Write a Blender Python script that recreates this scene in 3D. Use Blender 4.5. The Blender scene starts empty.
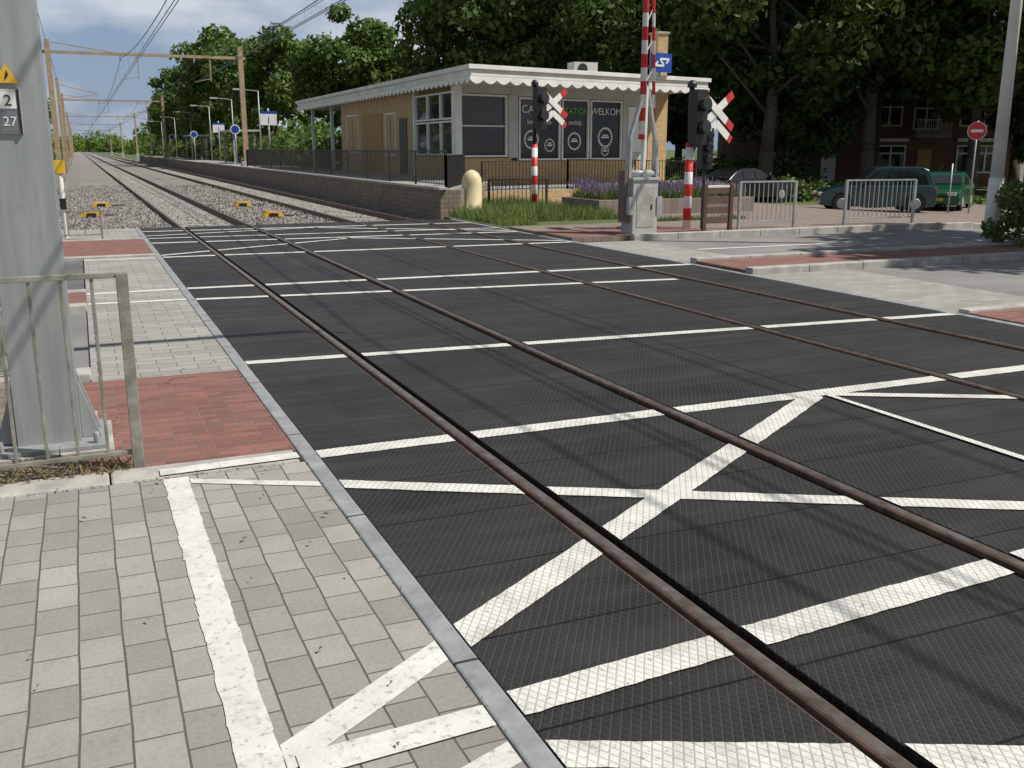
import bpy, bmesh, math, random
import numpy as np
from mathutils import Vector, Matrix
random.seed(4); rng=np.random.default_rng(4)
S=bpy.context.scene
S.view_settings.view_transform='Standard'; S.view_settings.look='None'; S.view_settings.exposure=0
# ---------------------------------------------------------------- materials
class N:
    def __init__(s,name):
        s.m=bpy.data.materials.new(name); s.m.use_nodes=True; s.t=s.m.node_tree; s.t.nodes.clear()
        s.out=s.t.nodes.new('ShaderNodeOutputMaterial'); s.b=s.t.nodes.new('ShaderNodeBsdfPrincipled')
        s.t.links.new(s.b.outputs[0],s.out.inputs[0]); s.tc=s.t.nodes.new('ShaderNodeTexCoord')
    def n(s,typ,**k):
        x=s.t.nodes.new(typ)
        for a,v in k.items(): setattr(x,a,v)
        return x
    def l(s,a,b): s.t.links.new(a,b)
    def math(s,op,a,b=None,c=None):
        x=s.n('ShaderNodeMath',operation=op)
        for i,v in enumerate((a,b,c)):
            if v is None: continue
            if isinstance(v,(int,float)): x.inputs[i].default_value=v
            else: s.l(v,x.inputs[i])
        return x.outputs[0]
    def noise(s,scale,detail=4,rough=.6,vec=None):
        x=s.n('ShaderNodeTexNoise'); x.inputs['Scale'].default_value=scale; x.inputs['Detail'].default_value=detail; x.inputs['Roughness'].default_value=rough
        s.l(vec or s.tc.outputs['Object'],x.inputs['Vector']); return x.outputs['Fac']
    def ramp(s,f,lo,hi,c1,c2):
        x=s.n('ShaderNodeValToRGB'); x.color_ramp.elements[0].position=lo; x.color_ramp.elements[1].position=hi
        x.color_ramp.elements[0].color=(*c1,1); x.color_ramp.elements[1].color=(*c2,1); s.l(f,x.inputs[0]); return x.outputs[0]
    def mix(s,f,a,b,mode='MIX'):
        x=s.n('ShaderNodeMix',data_type='RGBA',blend_type=mode)
        for i,v in ((0,f),(6,a),(7,b)):
            if isinstance(v,(int,float)): x.inputs[i].default_value=v
            elif isinstance(v,tuple): x.inputs[i].default_value=(*v,1)
            else: s.l(v,x.inputs[i])
        return x.outputs[2]
    def bump(s,h,strength=.5,dist=.01):
        x=s.n('ShaderNodeBump'); x.inputs['Strength'].default_value=strength; x.inputs['Distance'].default_value=dist
        s.l(h,x.inputs['Height']); s.l(x.outputs[0],s.b.inputs['Normal'])
    def fin(s,col,rough=.8,metal=0,spec=None):
        if isinstance(col,tuple): s.b.inputs['Base Color'].default_value=(*col,1)
        else: s.l(col,s.b.inputs['Base Color'])
        if isinstance(rough,(int,float)): s.b.inputs['Roughness'].default_value=rough
        else: s.l(rough,s.b.inputs['Roughness'])
        s.b.inputs['Metallic'].default_value=metal
        if spec is not None: s.b.inputs['Specular IOR Level'].default_value=spec
        return s.m
def mat(name,c1,c2=None,scale=3,rough=.7,metal=0,bump=0,bs=40,spec=None,lo=.35,hi=.65):
    m=N(name); c2=c2 or tuple(v*.75 for v in c1)
    col=m.ramp(m.noise(scale,6),lo,hi,c2,c1)
    if bump: m.bump(m.noise(bs,5),bump,.01)
    return m.fin(col,rough,metal,spec)
def sep(m):
    x=m.n('ShaderNodeSeparateXYZ'); m.l(m.tc.outputs['Object'],x.inputs[0]); return x.outputs
def diamond(m,p=.036):
    o=sep(m)
    u=m.math('ADD',o[0],m.math('MULTIPLY',o[1],.62)); v=m.math('SUBTRACT',o[0],m.math('MULTIPLY',o[1],.62))
    a=m.math('PINGPONG',u,p/2); b=m.math('PINGPONG',v,p/2)
    h=m.math('MINIMUM',a,b)
    return m.math('MINIMUM',m.math('DIVIDE',h,p*.16),1.0),o
def M_rubber(name,white=False):
    m=N(name); h,o=diamond(m)
    if white:
        c=m.ramp(m.noise(7,6),.3,.7,(.58,.57,.52),(.80,.79,.74))
        c=m.mix(m.math('MULTIPLY',m.math('SUBTRACT',1.0,h),.5),c,(.2,.19,.17))
        c=m.mix(m.ramp(m.noise(45,5,.7),.59,.70,(0,0,0),(.85,.85,.85)),c,(.10,.095,.09))
        c=m.mix(m.ramp(m.noise(2.1,6,.7),.5,.72,(0,0,0),(.55,.55,.55)),c,(.24,.23,.21))
        m.bump(h,.5,.004); return m.fin(c,.75)
    fy=m.math('DIVIDE',o[1],.6); cell=m.math('FLOOR',fy)
    wn=m.n('ShaderNodeTexWhiteNoise',noise_dimensions='2D')
    cx=m.n('ShaderNodeCombineXYZ'); m.l(cell,cx.inputs[0]); m.l(m.math('FLOOR',m.math('DIVIDE',o[0],1.45)),cx.inputs[1]); m.l(cx.outputs[0],wn.inputs[0])
    c=m.ramp(wn.outputs[0],0,1,(.012,.0115,.0115),(.022,.021,.0205))
    dust=m.ramp(m.noise(1.1,6,.65),.40,.75,(0,0,0),(.6,.6,.6))
    c=m.mix(dust,c,(.050,.046,.042))
    st=m.n('ShaderNodeMapping'); st.inputs['Scale'].default_value=(.35,3,1); m.l(m.tc.outputs['Object'],st.inputs[0])
    c=m.mix(m.ramp(m.noise(1.4,5,.6,st.outputs[0]),.48,.72,(0,0,0),(.55,.55,.55)),c,(.058,.054,.05))
    c=m.mix(m.math('MULTIPLY',m.math('SUBTRACT',1.0,h),.5),c,(.08,.074,.068))
    seam=m.math('LESS_THAN',m.math('PINGPONG',o[1],.3),.006)
    c=m.mix(seam,c,(.004,.004,.004))
    c=m.mix(m.ramp(m.noise(30,3,.6),.70,.74,(0,0,0),(.6,.6,.6)),c,(.16,.15,.13))
    hh=m.math('MULTIPLY',h,m.math('SUBTRACT',1.0,seam))
    m.bump(hh,.7,.004)
    return m.fin(c,m.ramp(m.noise(2.5,4),.3,.7,(.46,.46,.46),(.66,.66,.66)),0,.33)
def M_brick(name,c1,c2,mortar,bw,bh,ms=.006,rot=False,vert=None,bumpd=.006,dirt=.35,grime=(.12,.11,.09),off=.5):
    m=N(name); o=sep(m); c=m.n('ShaderNodeCombineXYZ')
    if vert=='x': m.l(m.math('ADD',o[0],o[1]),c.inputs[0]); m.l(o[2],c.inputs[1])
    elif rot: m.l(o[1],c.inputs[0]); m.l(o[0],c.inputs[1])
    else: m.l(o[0],c.inputs[0]); m.l(o[1],c.inputs[1])
    nz=m.n('ShaderNodeTexNoise'); nz.inputs['Scale'].default_value=2.2; m.l(c.outputs[0],nz.inputs['Vector'])
    vm=m.n('ShaderNodeVectorMath',operation='MULTIPLY_ADD'); m.l(nz.outputs['Color'],vm.inputs[0]); vm.inputs[1].default_value=(.02,.02,0); m.l(c.outputs[0],vm.inputs[2])
    b=m.n('ShaderNodeTexBrick'); b.offset=off; m.l(vm.outputs[0],b.inputs['Vector'])
    b.inputs['Color1'].default_value=(*c1,1); b.inputs['Color2'].default_value=(*c2,1); b.inputs['Mortar'].default_value=(*mortar,1)
    b.inputs['Scale'].default_value=1; b.inputs['Mortar Size'].default_value=ms; b.inputs['Mortar Smooth'].default_value=.3
    b.inputs['Brick Width'].default_value=bw; b.inputs['Row Height'].default_value=bh; b.inputs['Bias'].default_value=0
    col=m.mix(m.ramp(m.noise(1.3,7,.7),.42,.75,(0,0,0),(dirt,)*3),b.outputs['Color'],grime)
    col=m.mix(m.ramp(m.noise(11,6,.75),.58,.7,(0,0,0),(dirt*.8,)*3),col,grime)
    col=m.mix(.6,col,m.ramp(m.noise(60,4),.25,.75,(.6,.6,.6),(1,1,1)),'MULTIPLY')
    hgt=m.math('SUBTRACT',1.0,b.outputs['Fac']); hgt=m.math('ADD',hgt,m.math('MULTIPLY',m.noise(90,3),.25))
    m.bump(hgt,.7,bumpd); return m.fin(col,.85)
def M_paint(name,base,wear=.5,c=(.6,.59,.56)):
    m=N(name); cc=m.ramp(m.noise(5,6),.3,.7,tuple(v*.78 for v in c),c)
    cc=m.mix(m.ramp(m.noise(35,6,.75),.55,.64,(0,0,0),(wear,)*3),cc,base)
    cc=m.mix(m.ramp(m.noise(4,6,.75),.52,.68,(0,0,0),(.55,)*3),cc,base)
    m.bump(m.noise(60,4),.25,.004); return m.fin(cc,.75)
def M_stripe(name,p,c1,c2):
    m=N(name); o=sep(m); f=m.math('LESS_THAN',m.math('MODULO',m.math('ADD',o[2],10),p),p/2)
    c=m.mix(f,c1,c2); c=m.mix(m.ramp(m.noise(12,5),.55,.8,(0,0,0),(.4,.4,.4)),c,(.2,.18,.16)); return m.fin(c,.45)
def M_leaf(name,dark,light,tr=.35):
    m=N(name); g=m.n('ShaderNodeNewGeometry'); oi=m.n('ShaderNodeObjectInfo')
    f=m.math('ADD',m.math('MULTIPLY',g.outputs['Random Per Island'],.5),m.math('MULTIPLY',m.noise(.35,3),.5))
    f=m.math('ADD',f,m.math('MULTIPLY',m.math('SUBTRACT',oi.outputs['Random'],.5),.25))
    c=m.ramp(f,.2,.8,dark,light); m.fin(c,.6,0,.3)
    t=m.n('ShaderNodeBsdfTranslucent'); m.l(c,t.inputs[0]); mx=m.n('ShaderNodeMixShader'); mx.inputs[0].default_value=tr
    m.l(m.b.outputs[0],mx.inputs[1]); m.l(t.outputs[0],mx.inputs[2]); m.l(mx.outputs[0],m.out.inputs[0]); return m.m
rubber=M_rubber('rubber_panel'); rubberw=M_rubber('rubber_white_paint',True)
paver=M_brick('grey_concrete_pavers',(.42,.40,.365),(.29,.28,.255),(.10,.09,.08),.21,.148,.004,rot=True,dirt=.5,grime=(.19,.18,.16))
paver2=M_brick('light_pavers',(.42,.405,.375),(.32,.31,.285),(.17,.16,.14),.30,.15,.005,dirt=.4,grime=(.21,.20,.17))
redbrick=M_brick('red_clinker_paving',(.34,.135,.105),(.19,.075,.06),(.19,.155,.13),.20,.068,.007,dirt=.5,grime=(.19,.135,.11))
brownpave=M_brick('brown_paving',(.32,.245,.20),(.24,.19,.16),(.14,.12,.10),.20,.10,.006,dirt=.4,grime=(.17,.15,.13))
concrete=mat('concrete_kerb',(.46,.44,.40),(.29,.275,.25),4,.85,bump=.4,bs=60)
edge=N('crossing_edge_strip'); _o=sep(edge); _c=edge.ramp(edge.noise(6,7,.7),.3,.7,(.19,.20,.205),(.35,.36,.36)); _s=edge.math('LESS_THAN',edge.math('PINGPONG',edge.math('ADD',_o[1],.13),.75),.008)
edge.bump(edge.noise(50,5),.3,.006); edge=edge.fin(edge.mix(_s,_c,(.03,.03,.03)),.6)
asph=mat('asphalt',(.15,.148,.145),(.105,.103,.10),1.2,.9,bump=.5,bs=90)
asph2=mat('asphalt_light',(.25,.242,.23),(.18,.175,.167),.8,.9,bump=.5,bs=90)
paintw=M_paint('road_paint',(.2,.19,.18),.7,(.75,.74,.70)); paintp=M_paint('pavement_paint',(.29,.275,.25),.8,(.72,.71,.67))
railtop=mat('rail_running_surface',(.46,.39,.33),(.24,.18,.13),9,.32,.85)
railside=mat('rail_rust',(.20,.125,.088),(.10,.062,.044),12,.7,.2)
dark=mat('dark_gap',(.02,.018,.016),None,10,.9)
def M_ballast():
    m=N('ballast'); v=m.n('ShaderNodeTexVoronoi'); v.inputs['Scale'].default_value=16; m.l(m.tc.outputs['Object'],v.inputs['Vector'])
    s=m.n('ShaderNodeSeparateColor'); m.l(v.outputs['Color'],s.inputs[0])
    c=m.ramp(s.outputs[0],.0,1,(.23,.215,.20),(.52,.50,.47)); c=m.mix(m.ramp(v.outputs['Distance'],.35,.75,(0,0,0),(.9,.9,.9)),c,(.08,.07,.065))
    c=m.mix(m.ramp(m.noise(.7,5),.4,.7,(0,0,0),(.5,.5,.5)),c,(.23,.18,.145))
    m.bump(m.math('SUBTRACT',1.0,v.outputs['Distance']),1,.05); return m.fin(c,.9)
ballast=M_ballast()
grassm=mat('grass_ground',(.10,.14,.04),(.07,.09,.035),1.5,.95,bump=.6,bs=25)
soil=mat('dry_soil',(.25,.21,.165),(.13,.105,.08),6,.95,bump=.8,bs=50)
galv=mat('galvanised_steel',(.46,.47,.47),(.33,.34,.34),6,.5,.35,bump=.08)
def M_mast():
    m=N('mast_grey'); mp=m.n('ShaderNodeMapping'); mp.inputs['Scale'].default_value=(9,9,.7); m.l(m.tc.outputs['Object'],mp.inputs[0])
    c=m.ramp(m.noise(1.5,6,.6,mp.outputs[0]),.3,.7,(.26,.275,.275),(.36,.375,.375)); c=m.mix(m.ramp(m.noise(14,6,.75),.6,.7,(0,0,0),(.4,.4,.4)),c,(.2,.2,.19)); m.bump(m.noise(40,4),.08,.01); return m.fin(c,.5,.2)
mastm=M_mast()
olive=mat('weathered_railing',(.33,.32,.265),(.17,.165,.13),9,.6,.2,bump=.15)
tan=mat('mast_tan',(.42,.31,.19),(.30,.22,.14),3,.7)
blackm=mat('black_paint',(.02,.02,.021),None,5,.4)
blackf=mat('black_fence_paint',(.028,.024,.022),None,5,.5)
white=mat('white_paint',(.78,.77,.73),(.66,.65,.62),2,.5)
cream=mat('cream_fascia',(.76,.75,.70),(.60,.59,.55),1.2,.55)
greyw=mat('grey_wall',(.48,.48,.46),(.40,.40,.38),1.5,.7)
ybrick=M_brick('yellow_brick',(.66,.45,.20),(.50,.33,.145),(.38,.32,.22),.22,.065,.008,vert='x',dirt=.2,grime=(.3,.22,.12))
hbrick=M_brick('house_brick',(.24,.10,.065),(.17,.075,.05),(.18,.15,.12),.22,.065,.008,vert='x',dirt=.3)
pbrick=M_brick('platform_wall_brick',(.33,.25,.185),(.23,.18,.135),(.15,.13,.11),.24,.12,.01,vert='x',dirt=.6)
wood=mat('slatted_wood',(.46,.28,.10),(.32,.19,.075),4,.6)
glass=mat('window_glass',(.03,.035,.04),(.012,.014,.016),.7,.04,0,spec=.4)
redw=M_stripe('red_white_bands',.5,(.62,.03,.03),(.78,.77,.75)); 
redp=mat('red_paint',(.55,.03,.03),(.45,.03,.025),6,.4); bluep=mat('blue_sign',(.01,.06,.35),(.01,.05,.3),4,.4)
yell=mat('yellow_paint',(.75,.45,.03),(.6,.36,.03),5,.5); bell=mat('bell_cream',(.72,.61,.36),(.6,.49,.28),4,.55)
tilem=mat('roof_tiles',(.10,.06,.05),(.07,.045,.04),3,.8,bump=.5,bs=12)
bark=mat('bark',(.13,.11,.08),(.065,.055,.04),8,.95,bump=.9,bs=20)
leafA=M_leaf('foliage_dark',(.03,.066,.013),(.125,.19,.036)); leafB=M_leaf('foliage_light',(.055,.11,.02),(.19,.27,.055))
leafC=M_leaf('shrub_leaf',(.055,.10,.024),(.17,.25,.07)); lav=M_leaf('lavender_bloom',(.17,.12,.24),(.34,.27,.43)); straw=M_leaf('dry_grass',(.12,.11,.05),(.3,.26,.12)); grassl=M_leaf('grass_blades',(.09,.145,.033),(.21,.28,.08))
wtext=mat('white_lettering',(.8,.8,.78),None,3,.5); green_s=mat('green_letter',(.2,.5,.06),None,3,.5)
# ---------------------------------------------------------------- geometry helpers
class B:
    def __init__(s,M=None): s.bm=bmesh.new(); s.mats=[]; s.M=M or Matrix()
    def mi(s,m):
        if m not in s.mats: s.mats.append(m)
        return s.mats.index(m)
    def face(s,pts,m):
        f=s.bm.faces.new([s.bm.verts.new(s.M@Vector(p)) for p in pts]); f.material_index=s.mi(m); return f
    def _hull(s,vs,fs,m,smooth=False):
        v=[s.bm.verts.new(s.M@Vector(p)) for p in vs]; i=s.mi(m)
        for f in fs:
            q=s.bm.faces.new([v[k] for k in f]); q.material_index=i; q.smooth=smooth
    def box(s,x0,x1,y0,y1,z0,z1,m):
        s._hull([(x0,y0,z0),(x1,y0,z0),(x1,y1,z0),(x0,y1,z0),(x0,y0,z1),(x1,y0,z1),(x1,y1,z1),(x0,y1,z1)],
          [(3,2,1,0),(4,5,6,7),(0,1,5,4),(1,2,6,5),(2,3,7,6),(3,0,4,7)],m)
    def prism(s,poly,z0,z1,m,mside=None):
        n=len(poly); v0=[s.bm.verts.new(s.M@Vector((p[0],p[1],z0))) for p in poly]; v1=[s.bm.verts.new(s.M@Vector((p[0],p[1],z1))) for p in poly]
        f=s.bm.faces.new(v1); f.material_index=s.mi(m); f=s.bm.faces.new(v0[::-1]); f.material_index=s.mi(m)
        for i in range(n):
            f=s.bm.faces.new([v0[i],v0[(i+1)%n],v1[(i+1)%n],v1[i]]); f.material_index=s.mi(mside or m)
    def extr(s,prof,y0,y1,m,y0b=None):
        n=len(prof); a=[s.bm.verts.new(s.M@Vector((p[0],y0,p[1]))) for p in prof]; b=[s.bm.verts.new(s.M@Vector((p[0],y1,p[1]))) for p in prof]
        i=s.mi(m)
        for f in ([a,b[::-1]]+[[a[(k+1)%n],a[k],b[k],b[(k+1)%n]] for k in range(n)]):
            q=s.bm.faces.new(f); q.material_index=i
    def cyl(s,p0,p1,r0,r1,m,n=10):
        p0=Vector(p0);p1=Vector(p1); d=(p1-p0).normalized(); t=d.orthogonal().normalized(); b=d.cross(t)
        vs=[];
        for p,r in((p0,r0),(p1,r1)):
            for k in range(n):
                a=2*math.pi*k/n; vs.append(p+(t*math.cos(a)+b*math.sin(a))*r)
        i=s.mi(m); v=[s.bm.verts.new(s.M@q) for q in vs]
        for k in range(n):
            f=s.bm.faces.new([v[k],v[(k+1)%n],v[n+(k+1)%n],v[n+k]]); f.material_index=i; f.smooth=True
        f=s.bm.faces.new(v[:n][::-1]); f.material_index=i; f=s.bm.faces.new(v[n:]); f.material_index=i
    def beam(s,p0,p1,w,h,m):
        p0=Vector(p0);p1=Vector(p1); d=(p1-p0).normalized(); up=Vector((0,0,1))
        if abs(d.z)>.95: up=Vector((0,1,0))
        t=d.cross(up).normalized(); u=t.cross(d)
        vs=[p+t*a*w/2+u*c*h/2 for p in(p0,p1) for a,c in((-1,-1),(1,-1),(1,1),(-1,1))]
        s._hull(vs,[(0,1,2,3),(7,6,5,4),(0,4,5,1),(1,5,6,2),(2,6,7,3),(3,7,4,0)],m)
    def lathe(s,c,prof,m,n=20):
        rings=[[s.bm.verts.new(s.M@Vector((c[0]+r*math.cos(2*math.pi*k/n),c[1]+r*math.sin(2*math.pi*k/n),c[2]+z))) for k in range(n)] for r,z in prof]
        i=s.mi(m)
        for a,b in zip(rings,rings[1:]):
            for k in range(n):
                f=s.bm.faces.new([a[k],a[(k+1)%n],b[(k+1)%n],b[k]]); f.material_index=i; f.smooth=True
        f=s.bm.faces.new(rings[-1]); f.material_index=i
    def fin(s,name,parent=None,bevel=0,recalc=True):
        if recalc: bmesh.ops.recalc_face_normals(s.bm,faces=s.bm.faces)
        me=bpy.data.meshes.new(name); s.bm.to_mesh(me); s.bm.free()
        for m in s.mats: me.materials.append(m)
        o=bpy.data.objects.new(name,me); S.collection.objects.link(o)
        if parent: o.parent=parent
        if bevel:
            b=o.modifiers.new('bevel','BEVEL'); b.width=bevel; b.segments=2; b.limit_method='ANGLE'
        return o
def empty(name):
    e=bpy.data.objects.new(name,None); S.collection.objects.link(e); return e
def H(x):
    t=min(1,max(0,(x-17)/12)); return -.6*t*t*(3-2*t)
XB=[17,19,21,23,25,27,29]
def slab(name,x0,x1,y0,y1,z,m,th=.3,side=None):
    b=B(); xs=[x0]+[x for x in XB if x0<x<x1]+[x1]
    for a,c in zip(xs,xs[1:]):
        b.face([(a,y0,z+H(a)),(c,y0,z+H(c)),(c,y1,z+H(c)),(a,y1,z+H(a))],m)
        for y in(y0,y1): b.face([(a,y,z+H(a)-th),(c,y,z+H(c)-th),(c,y,z+H(c)),(a,y,z+H(a))],side or m)
    for x in(x0,x1): b.face([(x,y0,z+H(x)-th),(x,y1,z+H(x)-th),(x,y1,z+H(x)),(x,y0,z+H(x))],side or m)
    return b.fin(name,recalc=False)
def text(body,loc,e1,nrm,size,m,parent,ext=.004):
    c=bpy.data.curves.new('text','FONT'); c.body=body; c.size=size; c.extrude=ext; c.align_x='CENTER'; c.materials.append(m)
    o=bpy.data.objects.new('lettering',c); S.collection.objects.link(o)
    e1=Vector(e1).normalized(); n=Vector(nrm).normalized(); u=Vector((0,0,1))
    o.matrix_world=Matrix(((e1.x,u.x,n.x,loc[0]),(e1.y,u.y,n.y,loc[1]),(e1.z,u.z,n.z,loc[2]),(0,0,0,1))); o.parent=parent; return o
# ---------------------------------------------------------------- ground
EX=1.115
b=B(); xs=[-1500,-60,17]+XB[1:]+[60,1500]
for a,c in zip(xs,xs[1:]): b.face([(a,-300,-.3+H(a)),(c,-300,-.3+H(c)),(c,2500,-.3+H(c)),(a,2500,-.3+H(a))],grassm)
b.fin('ground',recalc=False)
b=B(); b.box(EX,8.45,-4,23.6,-.28,-.13,dark); b.fin('crossing_foundation')
IV=[(EX+.003,1.94),(2.088,3.417),(3.572,4.747),(4.753,5.935),(6.09,7.42),(7.575,8.448)]
b=B()
for a,c in IV: b.box(a,c,-4,23.6,-.12,0,rubber)
b.fin('level_crossing_deck',bevel=.006)
b=B(); b.box(1.022,EX,-4,23.6,-.2,.006,edge); b.box(8.45,8.56,-4,23.6,-.2,.006,edge); b.fin('crossing_edge_kerb',bevel=.01)
def rails(name,xc):
    b=B()
    for r in(xc-.7525,xc+.7525):
        prof=[(-.075,-.165),(.075,-.165),(.075,-.15),(.012,-.13),(.012,-.03),(.034,-.02),(.034,.006),(.026,.013),(-.026,.013),(-.034,.006),(-.034,-.02),(-.012,-.03),(-.012,-.13),(-.075,-.15)]
        b.extr([(p[0]+r,p[1]) for p in prof],-4,900,railside)
        b.box(r-.020,r+.022,-4,900,.0125,.0145,railtop)
        s=-1 if r<xc else 1
        b.box(min(r+s*.036,r+s*.058),max(r+s*.036,r+s*.058),-4,23.6,-.12,-.012,railside)
        b.box(min(r-s*.035,r-s*.085),max(r-s*.035,r-s*.085),-4,23.6,-.12,-.045,dark)
    b.fin(name)
rails('railway_track',2.7525); rails('railway_track',6.7525)
b=B(); zc=[.004]
def cl(x0,y0,x1,y1,w):
    z=zc[0]; zc[0]+=.0005
    k=(y1-y0)/(x1-x0); hy=w/2*math.sqrt(1+k*k)
    for a,c in IV:
        p=max(a,x0); q=min(c,x1)
        if q-p<.03: continue
        f=lambda x:y0+k*(x-x0)
        n=max(2,int((q-p)/.05)); lo=[];hi=[]
        for t in range(n+1):   # slightly ragged paint edge
            xx=p+(q-p)*t/n; lo.append((xx,f(xx)-hy+random.uniform(-.004,.004),z)); hi.append((xx,f(xx)+hy+random.uniform(-.004,.004),z))
        for t in range(n): b.face([lo[t],lo[t+1],hi[t+1],hi[t]],rubberw)
E0=EX
cl(E0,5.42,8.45,5.46,.15); cl(E0,8.13,8.45,7.66,.13); cl(E0,12.95,8.45,12.70,.15); cl(E0,11.95,7.3,11.28,.13)
cl(E0,4.85,5.9,2.22,.12); cl(E0,3.045,4.70,5.40,.15); cl(4.80,5.38,5.95,4.78,.10); cl(E0,2.56,8.45,3.05,.15); cl(E0,2.27,6,.05,.13)
b.face([(4.76,1,.010),(4.85,1,.010),(4.80,5.36,.010),(4.755,5.36,.010)],rubberw)
cl(E0,16.9,8.45,16.7,.16); cl(E0,19.55,8.45,19.3,.16); cl(E0,22.4,8.45,22.1,.16); cl(E0,20.6,8.45,20.4,.13)
cl(E0,17.2,4.7,19.1,.12); cl(4.8,19.2,8.4,17.0,.12); cl(4.8,22.0,8.4,19.6,.14); cl(E0,21.2,4.7,22.1,.12)
b.fin('crossing_road_markings',recalc=False)
# ---- left pavements
LX=1.018
slab('pavement',-6,LX,-4,5.32,0,paver)
slab('pavement',-.06,LX,7.9,17.2,0,paver2); slab('brick_pavement',-.15,LX,5.56,7.9,0,redbrick); 
b=B()
x=-6
while x<.98:
    b.box(x+.004,min(x+.996,LX-.003),5.325,5.555,-.2,.012+random.uniform(-.004,.004),concrete); x+=1.0
b.fin('kerb',bevel=.012)
slab('bed_of_soil',-6,-.15,5.56,8.0,-.01,soil)
slab('cycle_path',-40,-.06,8.25,11.6,-.02,asph2); b=B(); b.box(-40,-.06,8.0,8.25,-.2,.05,concrete); b.box(-40,-.06,11.6,11.8,-.2,.06,concrete); b.box(-40,-.06,12.8,13.0,-.2,.06,concrete); b.fin('kerb',bevel=.012)
slab('brick_pavement',-40,-.06,11.8,12.8,.04,redbrick); slab('road',-40,-.06,13.0,17.2,-.03,asph)
slab('brick_pavement',-40,LX,17.4,20.5,.01,redbrick); b=B(); b.box(-40,LX,17.2,17.4,-.2,.03,concrete); b.box(-1,LX,20.5,20.62,-.2,.03,concrete); b.fin('kerb',bevel=.01)
slab('pavement',-1.6,LX,20.62,23.6,0,paver2)
b=B()
for t in range(60):
    y0=1+4.3*t/60; y1=1+4.3*(t+1)/60; b.face([(.26+random.uniform(-.004,.004),y0,.004),(.385+random.uniform(-.004,.004),y0,.004),(.385+random.uniform(-.004,.004),y1,.004),(.26+random.uniform(-.004,.004),y1,.004)],paintp)
def ln(x0,y0,x1,y1,w,z,m):
    k=(y1-y0)/(x1-x0); hy=w/2*math.sqrt(1+k*k); b.face([(x0,y0-hy,z),(x1,y1-hy,z),(x1,y1+hy,z),(x0,y0+hy,z)],m)
ln(.388,2.56,1.015,2.98,.12,.0045,paintp); ln(.42,2.50,1.015,2.53,.12,.0085,paintp); ln(.42,2.10,1.015,2.33,.10,.0045,paintp)
ln(.25,5.385,1.0,5.41,.11,.018,paintp); ln(.39,5.22,1.015,4.90,.07,.0045,paintp)
ln(-.05,12.9,1.015,12.95,.14,.0045,paintp); ln(-.05,12.05,1.015,12.0,.12,.0045,paintp); ln(-.05,16.9,1.015,16.9,.14,.0045,paintp)
b.fin('pavement_markings',recalc=False)
# ---- right pavements
slab('brick_pavement',8.56,40,-4,7.55,.02,redbrick); slab('cycle_path',10.3,80,7.7,11.3,-.02,asph2); slab('pavement',8.56,10.3,7.7,11.3,-.01,paver2)
def kerb(y0,y1,x0,x1,z=.05):
    b=B(); x=x0
    while x<x1:
        c=min(x+1,x1); b.prism([(x+.004,y0),(c-.004,y0),(c-.004,y1),(x+.004,y1)],-.2+H(x),z+H((x+c)/2),concrete); x+=1
    b.fin('kerb',bevel=.012)
kerb(7.55,7.7,8.56,60,.05); kerb(11.3,11.48,8.56,60,.09); kerb(12.7,12.88,8.56,60,.09); kerb(16.7,16.9,9.8,60,.10)
slab('brick_pavement',8.56,80,11.48,12.7,.05,redbrick); slab('road',9.9,100,12.88,16.7,-.03,asph2); slab('pavement',8.56,9.9,12.88,16.7,-.02,paver2)
slab('brick_pavement',8.56,90,16.9,20.0,.06,brownpave); slab('plaza_pavement',12.5,90,20.0,33,.03,brownpave); slab('lawn',8.56,12.5,20.0,30,.02,grassm); slab('lawn',12.5,110,33,80,.03,grassm)
slab('brick_pavement',8.57,12.0,16.92,18.6,.066,redbrick,.05)
b=B()
for x in range(10,60,6): b.face([(x,14.75,H(x)-.024),(x+3,14.75,H(x+3)-.024),(x+3,14.87,H(x+3)-.024),(x,14.87,H(x)-.024)],paintw)
b.face([(10.4,8.0,-.014),(16.8,8.0,-.014),(16.8,8.1,-.014),(10.4,8.1,-.014)],paintw)
b.fin('road_markings',recalc=False)
# ---- ballast
b=B(); nx=40; ys=[23.6+.35*i for i in range(70)]+[48.5+2*i for i in range(40)]+[140,200,400,900]
xsb=[-1.6+10*i/nx for i in range(nx+1)]
def bz(x,y):
    d=min(abs(x-2.75),abs(x-6.75)); z=-.15 if d<.85 else -.10
    if x<0: z=-.10-.05*(-x)
    return z+(random.uniform(-.02,.025) if y<60 else 0)
g=[[b.bm.verts.new((x,y,bz(x,y))) for x in xsb] for y in ys]; i=b.mi(ballast)
for r in range(len(ys)-1):
    for c in range(nx):
        f=b.bm.faces.new([g[r][c],g[r][c+1],g[r+1][c+1],g[r+1][c]]); f.material_index=i
b.fin('ballast_bed',recalc=False)
b=B(); y=23.9
while y<140:
    for xc in(2.7525,6.7525): b.box(xc-1.25,xc+1.25,y,y+.24,-.25,-.115,concrete)
    y+=.6
b.fin('railway_sleepers')
slab('verge',-60,-1.6,20.5,900,-.06,grassm)
vs=[];fs=[]
for k in range(12000):
    y=23.7+30*random.random()**1.5; x=random.uniform(-1.6,8.3)
    if min(abs(x-r) for r in(2,3.505,6,7.505))<.1: continue
    s=random.uniform(.025,.05); z=bz(x,100)+.02; a=random.uniform(0,6.3); n=len(vs)
    for t in range(3): vs.append((x+s*math.cos(a+t*2.1),y+s*math.sin(a+t*2.1),z-.02))
    vs.append((x+random.uniform(-.01,.01),y,z+s*.9)); fs+= [(n,n+1,n+3),(n+1,n+2,n+3),(n+2,n,n+3)]
me=bpy.data.meshes.new('s'); me.from_pydata(vs,[],fs); me.materials.append(ballast); o=bpy.data.objects.new('ballast_stones',me); S.collection.objects.link(o)
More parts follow.
